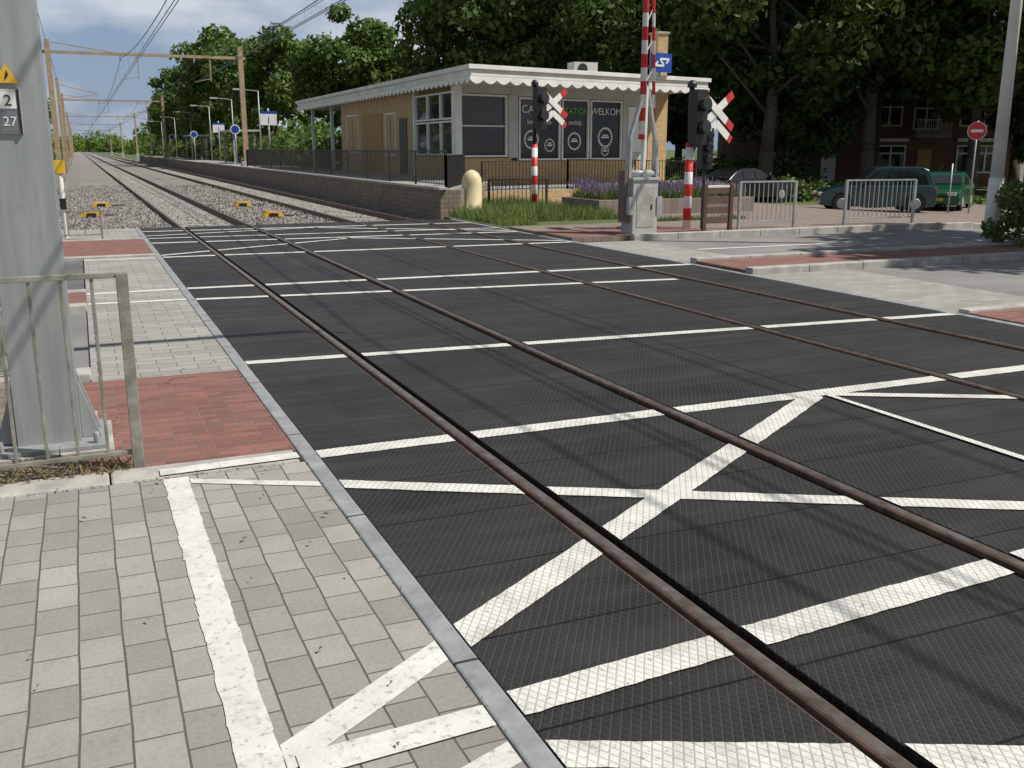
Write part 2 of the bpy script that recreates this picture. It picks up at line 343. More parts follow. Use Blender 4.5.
for (x,y) in((.55,34.5),(4.75,33),(4.75,27.5),(.2,29.5)):
    b=B(Matrix.Translation((x,y,-.08))); b.extr([(-.3,0),(.3,0),(.2,.12),(-.2,.16)],-.15,.15,yell); b.box(-.12,.12,-.17,.17,.0,.1,blackm); b.cyl((.3,0,.03),(.7,.1,.02),.02,.02,blackm,6); b.fin('track_magnet')
# ---------------------------------------------------------------- left mast
e=empty('catenary_mast')
b=B(Matrix.Translation((-.30,6.24,0)))
w=.17
b.box(-w,w,-.17,-.15,.05,8.2,mastm); b.box(-w,w,.15,.17,.05,8.2,mastm); b.box(-.008,.008,-.15,.15,.05,8.2,mastm); b.box(w-.02,w,-.149,.149,.05,8.2,mastm); b.box(-w,-w+.02,-.149,.149,.05,8.2,mastm)
b.box(-.3,.3,-.3,.3,.03,.055,mastm)
for sx in(-1,1):
    for sy in(-.1,.1): b._hull([(sx*.172,sy-.008,.056),(sx*.28,sy-.008,.056),(sx*.172,sy-.008,.42),(sx*.172,sy+.008,.056),(sx*.28,sy+.008,.056),(sx*.172,sy+.008,.42)],[(0,1,2),(5,4,3),(0,3,4,1),(1,4,5,2),(2,5,3,0)],mastm)
    for sy in(-1,1): b.cyl((sx*.25,sy*.25,.05),(sx*.25,sy*.25,.12),.018,.018,galv,6)
b.box(-.34,.34,-.34,.34,-.2,.03,concrete)
b.fin('steel_column',e,bevel=.004)
b=B(); b.beam((-.15,6.24,7.6),(2.75,6.24,6.9),.06,.06,galv); b.beam((-.15,6.24,6.0),(2.75,6.24,6.85),.05,.05,galv); b.beam((-.15,6.24,7.6),(6.75,6.24,7.5),.1,.15,galv); b.beam((6.75,6.24,7.45),(6.75,6.24,6.9),.05,.05,galv); b.fin('cantilever_arm',e)
b=B(Matrix.Translation((-.31,6.04,0)))
b.box(-.055,.055,.016,.03,1.80,2.03,greyw); b.box(-.045,.035,.008,.016,1.93,2.015,white); b.box(-.045,.035,.008,.016,1.815,1.92,mat('sign_grey',(.16,.18,.2),None,3,.5)); b.box(.04,.052,.006,.016,1.80,2.03,blackm)
b._hull([(-.06,.01,2.06),(.06,.01,2.06),(0,.01,2.16),(-.06,.02,2.06),(.06,.02,2.06),(0,.02,2.16)],[(0,1,2),(5,4,3),(0,3,4,1),(1,4,5,2),(2,5,3,0)],yell)
b._hull([(-.008,.006,2.075),(.012,.006,2.1),(.004,.006,2.13)],[(0,1,2)],blackm)
b.fin('number_plate',e)
text('2',(-.315,6.046,1.945),(1,0,0),(0,-1,0),.08,blackm,e,.001); text('27',(-.315,6.046,1.84),(1,0,0),(0,-1,0),.07,white,e,.001)
def railing(name,pts,z,h,sp,rb,rp,m,top=.02,low=.1,endpost=True,mid=False):
    b=B()
    for (p,q) in zip(pts,pts[1:]):
        p=Vector((*p,z+H(p[0]))); q=Vector((*q,z+H(q[0]))); L=(q-p).length; n=max(1,int(L/sp)); u=Vector((0,0,1))
        b.beam(p+u*h,q+u*h,top*2,top*1.6,m); b.beam(p+u*low,q+u*low,top*1.4,top*1.4,m)
        if mid: b.beam(p+u*(h*.55),q+u*(h*.55),top*1.2,top*1.2,m)
        for k in range(n+1):
            r=p.lerp(q,k/n); 
            if k in(0,n): b.beam(r-u*.1,r+u*(h+.01),rp*2,rp*2,m)
            else: b.beam(r+u*low,r+u*h,rb*2,rb*2,m)
        seg=max(1,int(L/2.4))
        for k in range(1,seg): r=p.lerp(q,k/seg); b.beam(r-u*.1,r+u*h,rp*1.6,rp*1.6,m)
    return b.fin(name,bevel=.003 if rb>.006 else 0)
railing('steel_railing',[(.155,5.60),(-3.0,5.50)],0,1.07,.15,.009,.030,olive,top=.018,low=.09)
railing('steel_railing',[(-.25,8.12),(-3.5,8.12)],0,1.0,.14,.009,.025,olive,low=.1)
railing('steel_railing',[(-.9,20.8),(.3,20.9)],0,.55,.3,.012,.02,olive); 
railing('steel_railing',[(-3.4,17.6),(-.9,17.6)],0,1.0,.14,.01,.025,galv)
def blades(name,n,area,h,m,w=.012,lean=.5,z=0):
    vs=[];fs=[]
    for k in range(n):
        x=random.uniform(area[0],area[1]); y=random.uniform(area[2],area[3]); hh=h*random.uniform(.4,1.2); a=random.uniform(0,6.28); ww=w*random.uniform(.7,1.5); i=len(vs); zz=z+H(x)
        lx=random.uniform(-lean,lean)*hh; ly=random.uniform(-lean,lean)*hh
        vs+=[(x-ww*math.cos(a),y-ww*math.sin(a),zz),(x+ww*math.cos(a),y+ww*math.sin(a),zz),(x+lx,y+ly,zz+hh)]; fs.append((i,i+1,i+2))
    me=bpy.data.meshes.new(name); me.from_pydata(vs,[],fs); me.materials.append(m); o=bpy.data.objects.new(name,me); S.collection.objects.link(o); return o
blades('dry_grass',1500,(-3,.13,5.5,5.75),.05,straw,.006,1.6,.01); blades('dry_grass',500,(-3,-.2,5.6,7.8),.08,straw,.006,1.2)
for (x0,x1,y0,y1,n) in((1.012,1.024,1.5,5.3,60),(-2,.9,5.30,5.335,160),(.99,1.02,5.6,12,60),(-.1,1.0,5.55,5.57,50)): blades('joint_weeds',n,(x0,x1,y0,y1),.018,grassl,.003,1.2,.0)
# fallen leaves / litter on pavement
vs=[];fs=[]
for k in range(70):
    x=random.uniform(-1.6,1.0); y=random.uniform(2,8.5); a=random.uniform(0,6.3); s=random.uniform(.008,.02); i=len(vs)
    for t,rr,zz in((0,1,.014),(1.57,.5,.02),(3.14,1,.013),(4.71,.5,.022)): vs.append((x+s*rr*math.cos(a+t),y+s*rr*math.sin(a+t),zz+.004))
    fs.append((i,i+1,i+2,i+3))
me=bpy.data.meshes.new('l'); me.from_pydata(vs,[],fs); me.materials.append(straw); o=bpy.data.objects.new('fallen_leaves',me); S.collection.objects.link(o)
# ---------------------------------------------------------------- portals & wires
for Y in(62.5,122,182,242,320):
    e=empty('catenary_portal'); b=B()
    for X in(-1.0,9.4): b.beam((X,Y,-.2),(X,Y,7.6),.28,.28,tan); b.box(X-.3,X+.3,Y-.3,Y+.3,-.3,.3 if X<0 else 1.0,concrete)
    b.beam((-1.3,Y,6.95),(9.7,Y,6.95),.12,.16,tan); b.beam((-1.0,Y,7.5),(2.5,Y,7.0),.05,.05,tan)
    for X in(2.75,6.75): b.beam((X+.9,Y,6.9),(X+.9,Y,5.6),.06,.06,tan); b.beam((X+.9,Y,5.75),(X,Y,5.55),.04,.04,tan); b.cyl((X,Y,6.9),(X,Y,6.6),.05,.05,greyw,6)
    b.fin('portal_frame',e)
for (X,Y) in((-1.0,92),(9.6,150),(-1.1,210)):
    b=B(); b.beam((X,Y,-.2),(X,Y,7.4),.24,.24,tan); s=1 if X<0 else -1; b.beam((X,Y,6.9),(X+s*3,Y,6.2),.06,.06,tan); b.beam((X,Y,5.7),(X+s*3,Y,6.15),.05,.05,tan); b.fin('catenary_mast')
b=B(); Ys=[-58,6.24,62.5,122,182,242,320,420]
for X in(2.75,6.75):
    for a,c in zip(Ys,Ys[1:]):
        for dx in(-.05,.05): b.cyl((X+dx,a,5.5),(X+dx,c,5.5),.012,.012,blackm,4)
        n=10; f=lambda t:6.75-1.0*4*t*(1-t)*.9
        for k in range(n):
            t0=k/n;t1=(k+1)/n; b.cyl((X,a+(c-a)*t0,f(t0)),(X,a+(c-a)*t1,f(t1)),.015,.015,blackm,4)
            tm=(t0+t1)/2
            b.cyl((X,a+(c-a)*tm,5.5),(X,a+(c-a)*tm,f(tm)),.004,.004,blackm,3)
for X in(-1.0,9.4):
    for a,c in zip(Ys,Ys[1:]): b.cyl((X,a,7.4),(X,c,7.4),.014,.014,blackm,4)
b.fin('overhead_wires')
# ---------------------------------------------------------------- platform
b=B()
b.prism([(8.45,24.2),(9.0,24.2),(12,29.5),(12,160),(8.45,160)],-.2,.70,paver2,pbrick); b.prism([(8.38,24.1),(8.62,24.1),(8.62,160),(8.38,160)],.702,.76,concrete)
b.fin('platform')
b=B(); b.prism([(11.0,28.2),(22.5,31.0),(23,35.5),(12.002,33.2),(12.002,29.6)],-.2,.45,paver2,ybrick); b.fin('terrace')
railing('platform_fence',[(8.75,24.6),(8.75,58)],.72,.95,.13,.009,.03,blackf,top=.018)
railing('platform_fence',[(8.75,24.6),(10.6,28.2)],.55,1.0,.13,.009,.03,blackf,top=.018)
railing('platform_fence',[(11.3,28.5),(14.6,29.25)],.40,.95,.13,.009,.03,blackf,top=.018); railing('platform_fence',[(14.6,29.25),(20.5,30.7)],.40,1.0,.13,.009,.03,blackf,top=.018)
railing('platform_fence',[(10.6,26.2),(12.4,26.2)],.02,.85,.12,.01,.03,blackf,top=.018)
b=B(); b.lathe((9.6,25.9,.02),[(.30,0),(.30,.1),(.27,.12),(.27,.8),(.25,.95),(.19,1.07),(.09,1.14),(0.02,1.16)],bell); b.cyl((9.6,25.9,.02),(9.6,25.9,.1),.34,.34,concrete,20); o=b.fin('bell_bollard'); o.location=(-.02,-1.0,0)
def lamp(name,x,y,h,z0=.7,arm=1.2,r=.06,m=galv):
    b=B(); b.cyl((x,y,z0),(x,y,z0+h),r,r*.6,m,8); b.beam((x,y,z0+h),(x-arm,y,z0+h+.1),.05,.05,m); b.box(x-arm-.35,x-arm+.15,y-.1,y+.1,z0+h+.03,z0+h+.13,greyw); b.fin(name)
for y in(66,78,92,108,126,146): lamp('platform_lamp',10.9,y,4.6)
for (x,y) in((9.9,57),(10.6,84)):
    b=B(); b.cyl((x,y,.7),(x,y,3.9),.05,.05,galv,8); b.box(x-.45,x+.45,y-.06,y+.06,3.0,3.6,white); b.box(x-.45,x+.45,y-.065,y+.065,3.61,3.75,bluep); o=b.fin('platform_number_sign'); text('1',(x,y-.065,3.1),(1,0,0),(0,-1,0),.5,bluep,o)
for (x,y) in((9.9,70),(9.9,96),(9.8,118)):
    b=B(); b.cyl((x,y,.7),(x,y,3.0),.04,.04,galv,8); b.cyl((x,y+.03,3.0),(x,y-.03,3.0),.32,.32,white,20); b.cyl((x,y-.031,3.0),(x,y-.04,3.0),.26,.26,bluep,20); b.fin('platform_clock')
for y in(72,100):
    b=B(); 
    for yy in(y,y+5): b.box(11.4,11.5,yy-.05,yy+.05,.7,2.9,galv); b.box(10.0,10.1,yy-.05,yy+.05,.7,2.9,galv)
    b.box(9.8,11.8,y-.3,y+5.3,2.9,3.02,greyw); b.box(11.45,11.48,y+.06,y+4.94,1.0,2.7,glass); b.box(10.7,11.1,y+1,y+4,1.12,1.18,wood); b.box(10.85,10.95,y+1.2,y+1.3,.7,1.12,galv); b.box(10.85,10.95,y+3.7,y+3.8,.7,1.12,galv); b.fin('platform_shelter')
# ---------------------------------------------------------------- station building
st=empty('station_building')
W1=Vector((12.0,32.6,0)); e1=Vector((.9722,.2339,0)); nin=Vector((-.2339,.9722,0))
MF=Matrix(((e1.x,nin.x,0,W1.x),(e1.y,nin.y,0,W1.y),(0,0,1,0),(0,0,0,1)))
W2=W1+e1*10.15
b=B(); b.prism([(12.25,33.0),(W2.x-.25,W2.y+.3),(21.3,49),(12.25,49)],.3,3.84,ybrick); b.fin('walls',st)
b=B(MF)
def win(x0,x1,z0,z1,nv=0,nh=0,fr=.06,yo=0,gm=None):
    b.box(x0,x1,yo+.06,yo+.10,z0,z1,gm or glass)
    b.box(x0-fr,x0,yo-.02,yo+.12,z0-fr,z1+fr,white); b.box(x1,x1+fr,yo-.02,yo+.12,z0-fr,z1+fr,white); b.box(x0,x1,yo-.022,yo+.118,z1,z1+fr,white); b.box(x0,x1,yo-.03,yo+.118,z0-fr,z0,white)
    for k in range(nv): x=x0+(x1-x0)*(k+1)/(nv+1); b.box(x-.025,x+.025,yo,yo+.059,z0,z1,white)
    for k in range(nh): z=z0+(z1-z0)*(k+1)/(nh+1); b.box(x0,x1,yo+.004,yo+.0585,z-.02,z+.02,white)
b.box(.12,2.35,.0,.3,.3,1.40,ybrick); b.box(0,.12,-.03,.3,.3,3.84,white); win(.2,2.1,1.5,3.5,0,1); b.box(.12,2.35,.001,.3,3.58,3.84,greyw)
b.box(2.2,2.62,-.035,.3,1.41,3.57,greyw)
b.box(2.36,9.1,.003,.3,.3,1.30,ybrick); b.box(2.36,7.75,.0,.3,3.53,3.838,greyw)
win(2.75,4.55,1.38,3.45,0); win(4.75,5.95,1.38,3.45,0); win(6.15,7.65,1.38,3.45,0)
b.box(7.76,9.1,-.01,.3,1.305,3.838,greyw); b.box(9.11,10.15,-.03,.32,.3,3.84,ybrick)
b.box(8.0,8.9,-.06,-.012,1.6,3.3,white)
b.fin('front_facade',st)
nr=(.2339,-.9722,0)
def P(t,z,off=.03): p=W1+e1*t-nin*(-.06+off); return (p.x,p.y,z)
text('CAFE',P(3.3,2.98),e1,nr,.40,wtext,st); text('STATION',P(5.35,2.98),e1,nr,.31,green_s,st); text('WELKOM',P(6.9,2.98),e1,nr,.36,wtext,st)
text('koffie lunch',P(3.65,2.6),e1,nr,.24,wtext,st); text('ontbijt',P(5.35,2.6),e1,nr,.24,wtext,st)
b=B(MF)
for (cx,cz,r) in((3.3,2.05,.34),(4.15,1.85,.24),(5.35,2.0,.33),(6.9,2.15,.38),(6.9,1.65,.2)):
    for k in range(20):
        a=k*math.pi/10; a2=a+math.pi/10*.8
        b.face([(cx+r*math.cos(a),.052,cz+r*math.sin(a)),(cx+r*.8*math.cos(a),.052,cz+r*.8*math.sin(a)),(cx+r*.8*math.cos(a2),.052,cz+r*.8*math.sin(a2)),(cx+r*math.cos(a2),.052,cz+r*math.sin(a2))],wtext)
    b.box(cx-r*.5,cx+r*.5,.05,.053,cz-.03,cz+.03,wtext); b.box(cx-r*.35,cx+r*.35,.05,.053,cz+.06,cz+.1,wtext)
b.fin('window_graphics',st)
MS=Matrix(((0,1,0,12.0),(1,0,0,32.6),(0,0,1,0),(0,0,0,1)))
b=B(MS)
b.box(.1,4.6,0,.24,.3,1.45,ybrick); b.box(-.02,.1,-.03,.2,.3,3.84,white)
for k in range(3): win(.25+k*1.45,1.55+k*1.45,1.55,2.62,0); win(.25+k*1.45,1.55+k*1.45,2.78,3.6,0)
b.box(4.62,4.75,-.03,.24,.3,3.84,white); b.box(4.76,9.0,0,.24,.3,3.84,ybrick); b.box(5.6,6.6,-.03,-.002,.75,2.9,blackm); win(7.2,8.6,1.5,3.1,1)
b.box(9.01,12.5,0,.24,.3,3.84,ybrick)
for k in range(24): b.box(9.1+k*.14,9.2+k*.14,-.04,-.002,.8,3.2,wood)
b.box(12.51,16.3,0,.24,.3,3.84,ybrick); win(13.1,15.2,1.6,3.2,1)
b.fin('side_facade',st)
RA=[(11.55,30.0),(22.1,32.5),(21.6,57),(11.55,57)]
b=B(); b.prism([(11.75,30.25),(21.9,32.7),(21.4,56.8),(11.75,56.8)],3.842,3.95,greyw); b.prism(RA,3.952,4.16,cream); b.prism([(11.45,29.9),(22.2,32.45),(21.7,57.1),(11.45,57.1)],4.162,4.30,cream); b.fin('roof',st,bevel=.01)
b=B()
def val(p,q,h0,h1,step):
    p=Vector(p);q=Vector(q); L=(q-p).length; n=int(L/step); d=(q-p)/n
    for k in range(n):
        a=p+d*k; pts=[(a.x,a.y,h1),(a.x,a.y,h0+.06)]
        for t in range(1,6): r=a+d*t/6; pts.append((r.x,r.y,h0+.06-.12*math.sin(t*math.pi/6)))
        c=a+d; pts+=[(c.x,c.y,h0+.06),(c.x,c.y,h1)]; b.face(pts,white)
val((11.50,29.95,0),(22.15,32.48,0),3.78,3.948,.5); val((11.50,29.95,0),(11.50,57,0),3.80,3.948,.5); b.fin('scalloped_valance',st)
b=B()
for y in(51.5,56): b.box(12.1,12.25,y,y+.15,.7,3.84,white); b.box(20.5,20.65,y,y+.15,.3,3.84,white)
b.box(13.5,19,53,53.2,.7,2.6,greyw); b.fin('canopy_posts',st)
b=B(); b.box(21.25,21.7,34.8,35.4,4.3,6.1,ybrick); b.box(21.2,21.75,34.75,35.45,6.1,6.18,concrete); b.fin('chimney',st)
b=B(); b.box(17.7,18.7,35,35.6,4.45,4.95,greyw); b.cyl((18.05,34.99,4.7),(18.05,34.96,4.7),.2,.2,blackm,16); b.box(17.7,17.8,35,35.6,4.3,4.45,blackm); b.box(18.6,18.7,35,35.6,4.3,4.45,blackm); b.fin('air_conditioner',st)
b=B(Matrix(((e1.x,nin.x,0,19.5),(e1.y,nin.y,0,31.75),(0,0,1,0),(0,0,0,1))))
b.box(-.04,.04,0,.08,4.3,5.1,galv); b.box(-.5,.5,-.08,-.001,4.4,5.05,bluep)
b.beam((-.35,-.09,4.62),(.1,-.09,4.62),.02,.07,white); b.beam((.1,-.09,4.62),(-.1,-.09,4.85),.02,.07,white); b.beam((-.1,-.09,4.85),(.35,-.09,4.85),.02,.07,white)
b.beam((-.35,-.09,4.62),(-.2,-.09,4.76),.02,.06,white); b.beam((.35,-.09,4.85),(.2,-.09,4.7),.02,.06,white)
b.fin('railway_sign')
e=empty('flower_planter'); b=B(); b.box(12.3,17.2,22.8,23.0,-.1,.42,brownpave); b.box(12.3,17.2,24.8,25.0,-.1,.42,brownpave); b.box(12.3,12.5,23.0,24.8,-.1,.42,brownpave); b.box(17.0,17.2,23.0,24.8,-.1,.42,brownpave); b.box(12.5,17.0,23.0,24.8,.0,.36,soil); b.fin('planter_wall',e,bevel=.01)
o=blades('lavender_stems',6000,(12.5,17,22.95,24.8),.42,grassl,.012,.5,.36); o.parent=e
vs=[];fs=[]
for k in range(2600):
    x=random.uniform(12.4,17.1);y=random.uniform(22.9,24.85)
    if math.sin(x*2.3+1)*math.cos(y*1.7)<-.45: continue
    z=.36+random.uniform(.22,.45)+.08*math.sin(x*3.1)*math.cos(y*2.3); a=random.uniform(0,3.14); s=.02; i=len(vs); dx=s*math.cos(a);dy=s*math.sin(a)
    vs+=[(x-dx,y-dy,z),(x+dx,y+dy,z),(x+dx*.3,y+dy*.3,z+.11)]; fs.append((i,i+1,i+2))
me=bpy.data.meshes.new('f'); me.from_pydata(vs,[],fs); me.materials.append(lav); o=bpy.data.objects.new('lavender_flowers',me); S.collection.objects.link(o); o.parent=e
blades('tall_grass',9000,(8.7,12.4,21.5,28.5),.32,grassl,.012,.6,.02); blades('tall_grass',2500,(8.7,9.6,20.6,24),.15,grassl,.01,.6,.02); blades('tall_grass',700,(12.4,15,20.1,20.5),.14,grassl,.01,.6,.04)
# ---------------------------------------------------------------- crossing signals
def cross(b,c,e,w=1.15,double=True):
    e=Vector(e).normalized(); u=Vector((0,0,1)); n=e.cross(u)
    def arm(c,a,L,half=False):
        d=e*math.cos(a)+u*math.sin(a); segs=5; st=0 if half else -L/2; tot=L/2 if half else L
        for k in range(segs):
            p=c+d*(st+tot*k/segs); q=c+d*(st+tot*(k+1)/segs)
            mm=white if (k in (1,2,3) and not half) or (half and k<4) else redp
            t=d.cross(n).normalized(); vs=[pp+t*s*.08+n*o for pp in(p,q) for s,o in((-1,0),(1,0),(1,.02),(-1,.02))]
            b._hull(vs,[(0,1,2,3),(7,6,5,4),(0,4,5,1),(1,5,6,2),(2,6,7,3),(3,7,4,0)],mm)
    c=Vector(c); arm(c,.6,w); arm(c+n*.024,-.6,w)
    if double: arm(c-u*.25,-.6,w,True); arm(c-u*.25+n*.024,math.pi+.6,w,True)
def sig(x,y,top,e,off,stripe):
    E=empty('crossing_signal'); b=B(); b.cyl((x,y,0),(x,y,stripe),.085,.085,redw,14); b.cyl((x,y,stripe),(x,y,top),.055,.055,blackm,10); b.cyl((x,y,0),(x,y,.06),.16,.16,concrete,12); b.fin('post',E)
    b=B(); ee=Vector(e).normalized(); n=ee.cross(Vector((0,0,1)))
    M=Matrix(((ee.x,-n.x,0,x),(ee.y,-n.y,0,y),(0,0,1,0),(0,0,0,1))); b.M=M
    b.box(-.17,.17,-.30,-.1,top-1.15,top-.05,blackm)
    for z in(top-.35,top-.8): b.cyl((0,-.3,z),(0,-.44,z+.01),.13,.14,blackm,14); b.cyl((0,-.302,z),(0,-.31,z),.10,.10,mat('red_lens',(.25,.01,.01),None,3,.15),14)
    b.lathe((0,0,top),[(.1,0),(.1,.08),(.05,.14),(.01,.15)],blackm,12)
    b.fin('signal_head',E,bevel=.01)
    b=B(); cross(b,(x+ee.x*off+n.x*.12,y+ee.y*off+n.y*.12,top-.45),e,1.25); b.beam((x,y,top-.5),(x+ee.x*off,y+ee.y*off,top-.5),.04,.04,blackm); b.fin('warning_cross',E)
sig(11.6,25.3,3.40,(.95,.3,0),.55,1.85); sig(11.76,17.87,2.95,(.96,.28,0),.66,1.85)
b=B(); b.M=Matrix.Translation((12.2,17.95,0)); b.box(-.14,.14,-.1,.1,1.3,2.15,blackm); b.cyl((0,0,0),(0,0,1.3),.04,.04,blackm,8)
for z in(1.5,1.75,2.0): b.cyl((0,-.1,z),(0,-.2,z),.08,.09,blackm,12)
b.fin('pedestrian_signal',bevel=.01)
E=empty('level_crossing_barrier'); x,y=10.25,17.3
b=B(Matrix.Translation((x,y,0))); b.box(-.33,.33,-.28,.28,0,.08,concrete); b.box(-.28,.28,-.23,.23,.08,1.12,greyw); b.box(-.31,.31,-.26,.26,1.12,1.17,greyw); b.box(-.2,.2,-.238,-.231,.2,1.0,concrete); b.box(.12,.15,-.25,-.239,.55,.65,blackm)
b.box(-.42,-.29,-.12,.12,.3,1.3,mat('brown_box',(.16,.12,.09),None,3,.6))
b.fin('drive_cabinet',E,bevel=.01)
b=B(Matrix.Translation((x,y,0))); b.cyl((-.36,-.05,1.25),(.36,-.05,1.25),.07,.07,galv,12)
for sx in(-.32,.32): b.beam((sx,-.05,.55),(sx*.9,-.05,1.9),.05,.16,galv); b.beam((sx*.9,-.05,1.9),(0.05,-.05,3.0),.05,.1,galv); b.box(sx-.06,sx+.06,-.25,.15,.45,.8,galv)
b.beam((.02,-.05,1.2),(.05,-.05,2.9),.05,.12,white)
b.fin('counterweight_arms',E)
b=B(); 
b.cyl((x-.02,y-.05,1.9),(x+.0,y-.05,8.0),.07,.035,redw,10); b.cyl((x+.24,y-.05,2.2),(x+.06,y-.05,7.0),.035,.025,redw,8)
for k in range(8): b.beam((x+.0,y-.05,2.4+k*.55),(x+.22-k*.022,y-.05,2.7+k*.55),.02,.02,white)
b.fin('striped_boom',E)
b=B(); b.M=Matrix.Translation((11.95,17.05,.05)); 
for sx in(-.32,.32): b.box(sx-.04,sx+.04,-.04,.04,0,.98,mat('brown_post',(.10,.06,.045),None,4,.6))
for k in range(4): b.box(-.27,.27,-.02,.02,.18+k*.2,.32+k*.2,mat('brown_board',(.14,.085,.065),None,4,.6))
b.box(-.27,.27,-.025,.025,.9,.95,white); b.fin('footpath_barrier',bevel=.005)
railing('pedestrian_barrier',[(12.75,17.4),(14.2,17.4)],.06,.98,.12,.008,.028,galv,top=.02,low=.15); railing('pedestrian_barrier',[(15.6,17.4),(17.5,17.3)],.06,.98,.12,.008,.028,galv,top=.02,low=.15)
b=B(); b.cyl((15.4,13.3,.0),(15.4,13.3,1.2),.13,.13,white,16); b.cyl((15.4,13.3,1.2),(15.4,13.3,9),.115,.07,white,16); b.beam((15.4,13.3,8.9),(15.4,15,9.3),.06,.06,galv); b.box(15.25,15.55,14.8,15.5,9.25,9.38,greyw); b.box(15.33,15.47,13.165,13.18,.5,.9,greyw); b.fin('street_lamp')
def nosign(x,y,z):
    z0=H(x); b=B(); b.cyl((x,y,z0),(x,y,z+.35),.03,.03,galv,8)
    v=Vector((-x,-y,0)).normalized(); c=Vector((x,y,z)); b.cyl(c+v*.035,c+v*.05,.32,.32,white,24); b.cyl(c+v*.051,c+v*.056,.30,.30,redp,24); t=v.cross(Vector((0,0,1))); b.beam(c+v*.06-t*.2,c+v*.06+t*.2,.01,.1,white); b.fin('no_entry_sign')
nosign(29.8,26.8,2.35)
b=B(); b.cyl((29.1,27.1,-.6),(29.1,27.1,1.2),.03,.03,galv,8); b.fin('signpost')
for (x,y,h,t) in((-.35,21.5,1.25,'y'),(-.75,24.5,1.5,'w'),(-1.2,27,.9,'y')):
    b=B(); b.cyl((x,y,-.1),(x,y,h),.05,.05,white if t=='y' else greyw,10); b.box(x-.1,x+.1,y-.07,y+.07,h,h+.25,yell if t=='y' else greyw); b.box(x-.06,x+.06,y-.06,y+.06,h*.45,h*.62,blackm); b.fin('trackside_marker_post',bevel=.01)
b=B(); b.M=Matrix.Translation((-1.1,30,-.1)); b.box(-.35,.35,-.2,.2,0,.9,greyw); b.box(-.38,.38,-.23,.23,.9,.96,greyw); b.box(-.02,.02,-.21,-.2,.1,.85,blackm); b.fin('relay_cabinet',bevel=.01)
# ---------------------------------------------------------------- cars
def car(x,y,ang,col,L=4.2,Wd=1.72,Ht=1.55,mpv=True,name='parked_car'):
    E=empty(name); cp=N('car_paint'); cp.b.inputs['Coat Weight'].default_value=.7; cp=cp.fin(col,.3,.3)
    z=H(x)+.03; M=Matrix.Translation((x,y,z))@Matrix.Rotation(ang,4,'Z')
    b=B(M); h=L/2; hw=Wd/2
    low=[(-h,.35),(-h+.05,.22),(-h+.45,.2),(h-.4,.2),(h-.03,.25),(h,.5),(h-.06,.68),(h-.35,.80),(h-1.0,.93),(h-1.15,.95),(-h+.25,.98),(-h+.05,.9),(-h,.7)]
    b.extr(low,-hw,hw,cp); b.fin('body',E,bevel=.06)
    b=B(M)
    if mpv: c=[(h-1.25,.93),(h-1.95,Ht-.06),(h-2.25,Ht),(-h+.5,Ht-.02),(-h+.3,Ht-.12),(-h+.08,.95)]
    else: c=[(h-1.25,.93),(h-2.0,Ht-.05),(h-2.3,Ht),(-h+1.3,Ht-.02),(-h+1.0,Ht-.1),(-h+.35,.95)]
    def ring(yy,yt): return [(p[0],yy if p[1]<1.1 else yt,p[1]) for p in c]
    a=ring(-hw+.05,-hw+.2); d=ring(hw-.05,hw-.2); n=len(c)
    vv=a+d; b._hull(vv,[tuple(range(n)),tuple(range(2*n-1,n-1,-1))]+[(k,(k+1)%n,n+(k+1)%n,n+k) for k in range(n)],cp)
    b.fin('cabin',E,bevel=.03)
    b=B(M)
    for s in(-1,1):
        f=lambda t:s*(hw-.05-(t-.95)/(Ht-.95)*.15+.012)
        z0=1.0;z1=Ht-.12
        b.face([(h-1.42,f(z0),z0),(h-1.95,f(z1),z1),(h-2.35,f(z1),z1),(h-2.35,f(z0),z0)],glass); b.face([(h-2.42,f(z0),z0),(h-2.42,f(z1),z1),(-h+1.25,f(z1),z1),(-h+1.25,f(z0),z0)],glass)
        if mpv: b.face([(-h+1.18,f(z0),z0),(-h+1.18,f(z1),z1),(-h+.5,f(z1),z1),(-h+.32,f(z0),z0)],glass)
        b.box(h-1.6,h-1.4,s*(hw+.02)-.07,s*(hw+.02)+.07,.98,1.1,cp)
    for s0,(p,q) in enumerate((((h-1.30,.99),(h-1.90,Ht-.12)),((-h+.12,1.02),(-h+.28,Ht-.16)) if mpv else ((-h+.42,1.02),(-h+.95,Ht-.14)))):
        dx=.02 if s0==0 else -.02
        b.face([(p[0]+dx,-hw+.14,p[1]),(p[0]+dx,hw-.14,p[1]),(q[0]+dx,hw-.26,q[1]),(q[0]+dx,-hw+.26,q[1])],glass)
    b.fin('windows',E,recalc=False)
    b=B(M)
    for sx in(h-.78,-h+.75):
        for s in(-1,1):
            b.cyl((sx,s*(hw-.16),.31),(sx,s*(hw+.012),.31),.31,.31,blackm,22); b.cyl((sx,s*(hw+.013),.31),(sx,s*(hw+.022),.31),.19,.17,galv,14)
            b.cyl((sx,s*(hw-.1),.34),(sx,s*(hw+.004),.34),.37,.37,dark,22)
    b.fin('wheels',E)
    b=B(M)
    for s in(-1,1):
        b.box(h-.14,h+.005,s*(hw-.3)-.16,s*(hw-.3)+.16,.58,.70,white); b.box(-h-.01,-h+.08,s*(hw-.16)-.1,s*(hw-.16)+.1,.68,.9,redp)
    b.box(-h-.015,-h,-.25,.25,.5,.61,yell); b.box(h,h+.012,-.25,.25,.38,.49,yell); b.box(h-.03,h+.008,-.45,.45,.5,.6,blackm); b.fin('lights_and_plates',E)
car(26.9,28.6,math.radians(150),(.02,.055,.06),4.1,1.7,1.62)
car(31.2,29.3,math.radians(215),(.01,.10,.05),3.9,1.65,1.42,False)
car(26.0,35.2,math.radians(10),(.012,.012,.014),4.3,1.72,1.42,False)
car(36.5,26.0,math.radians(165),(.35,.36,.37),4.2,1.7,1.45,False)
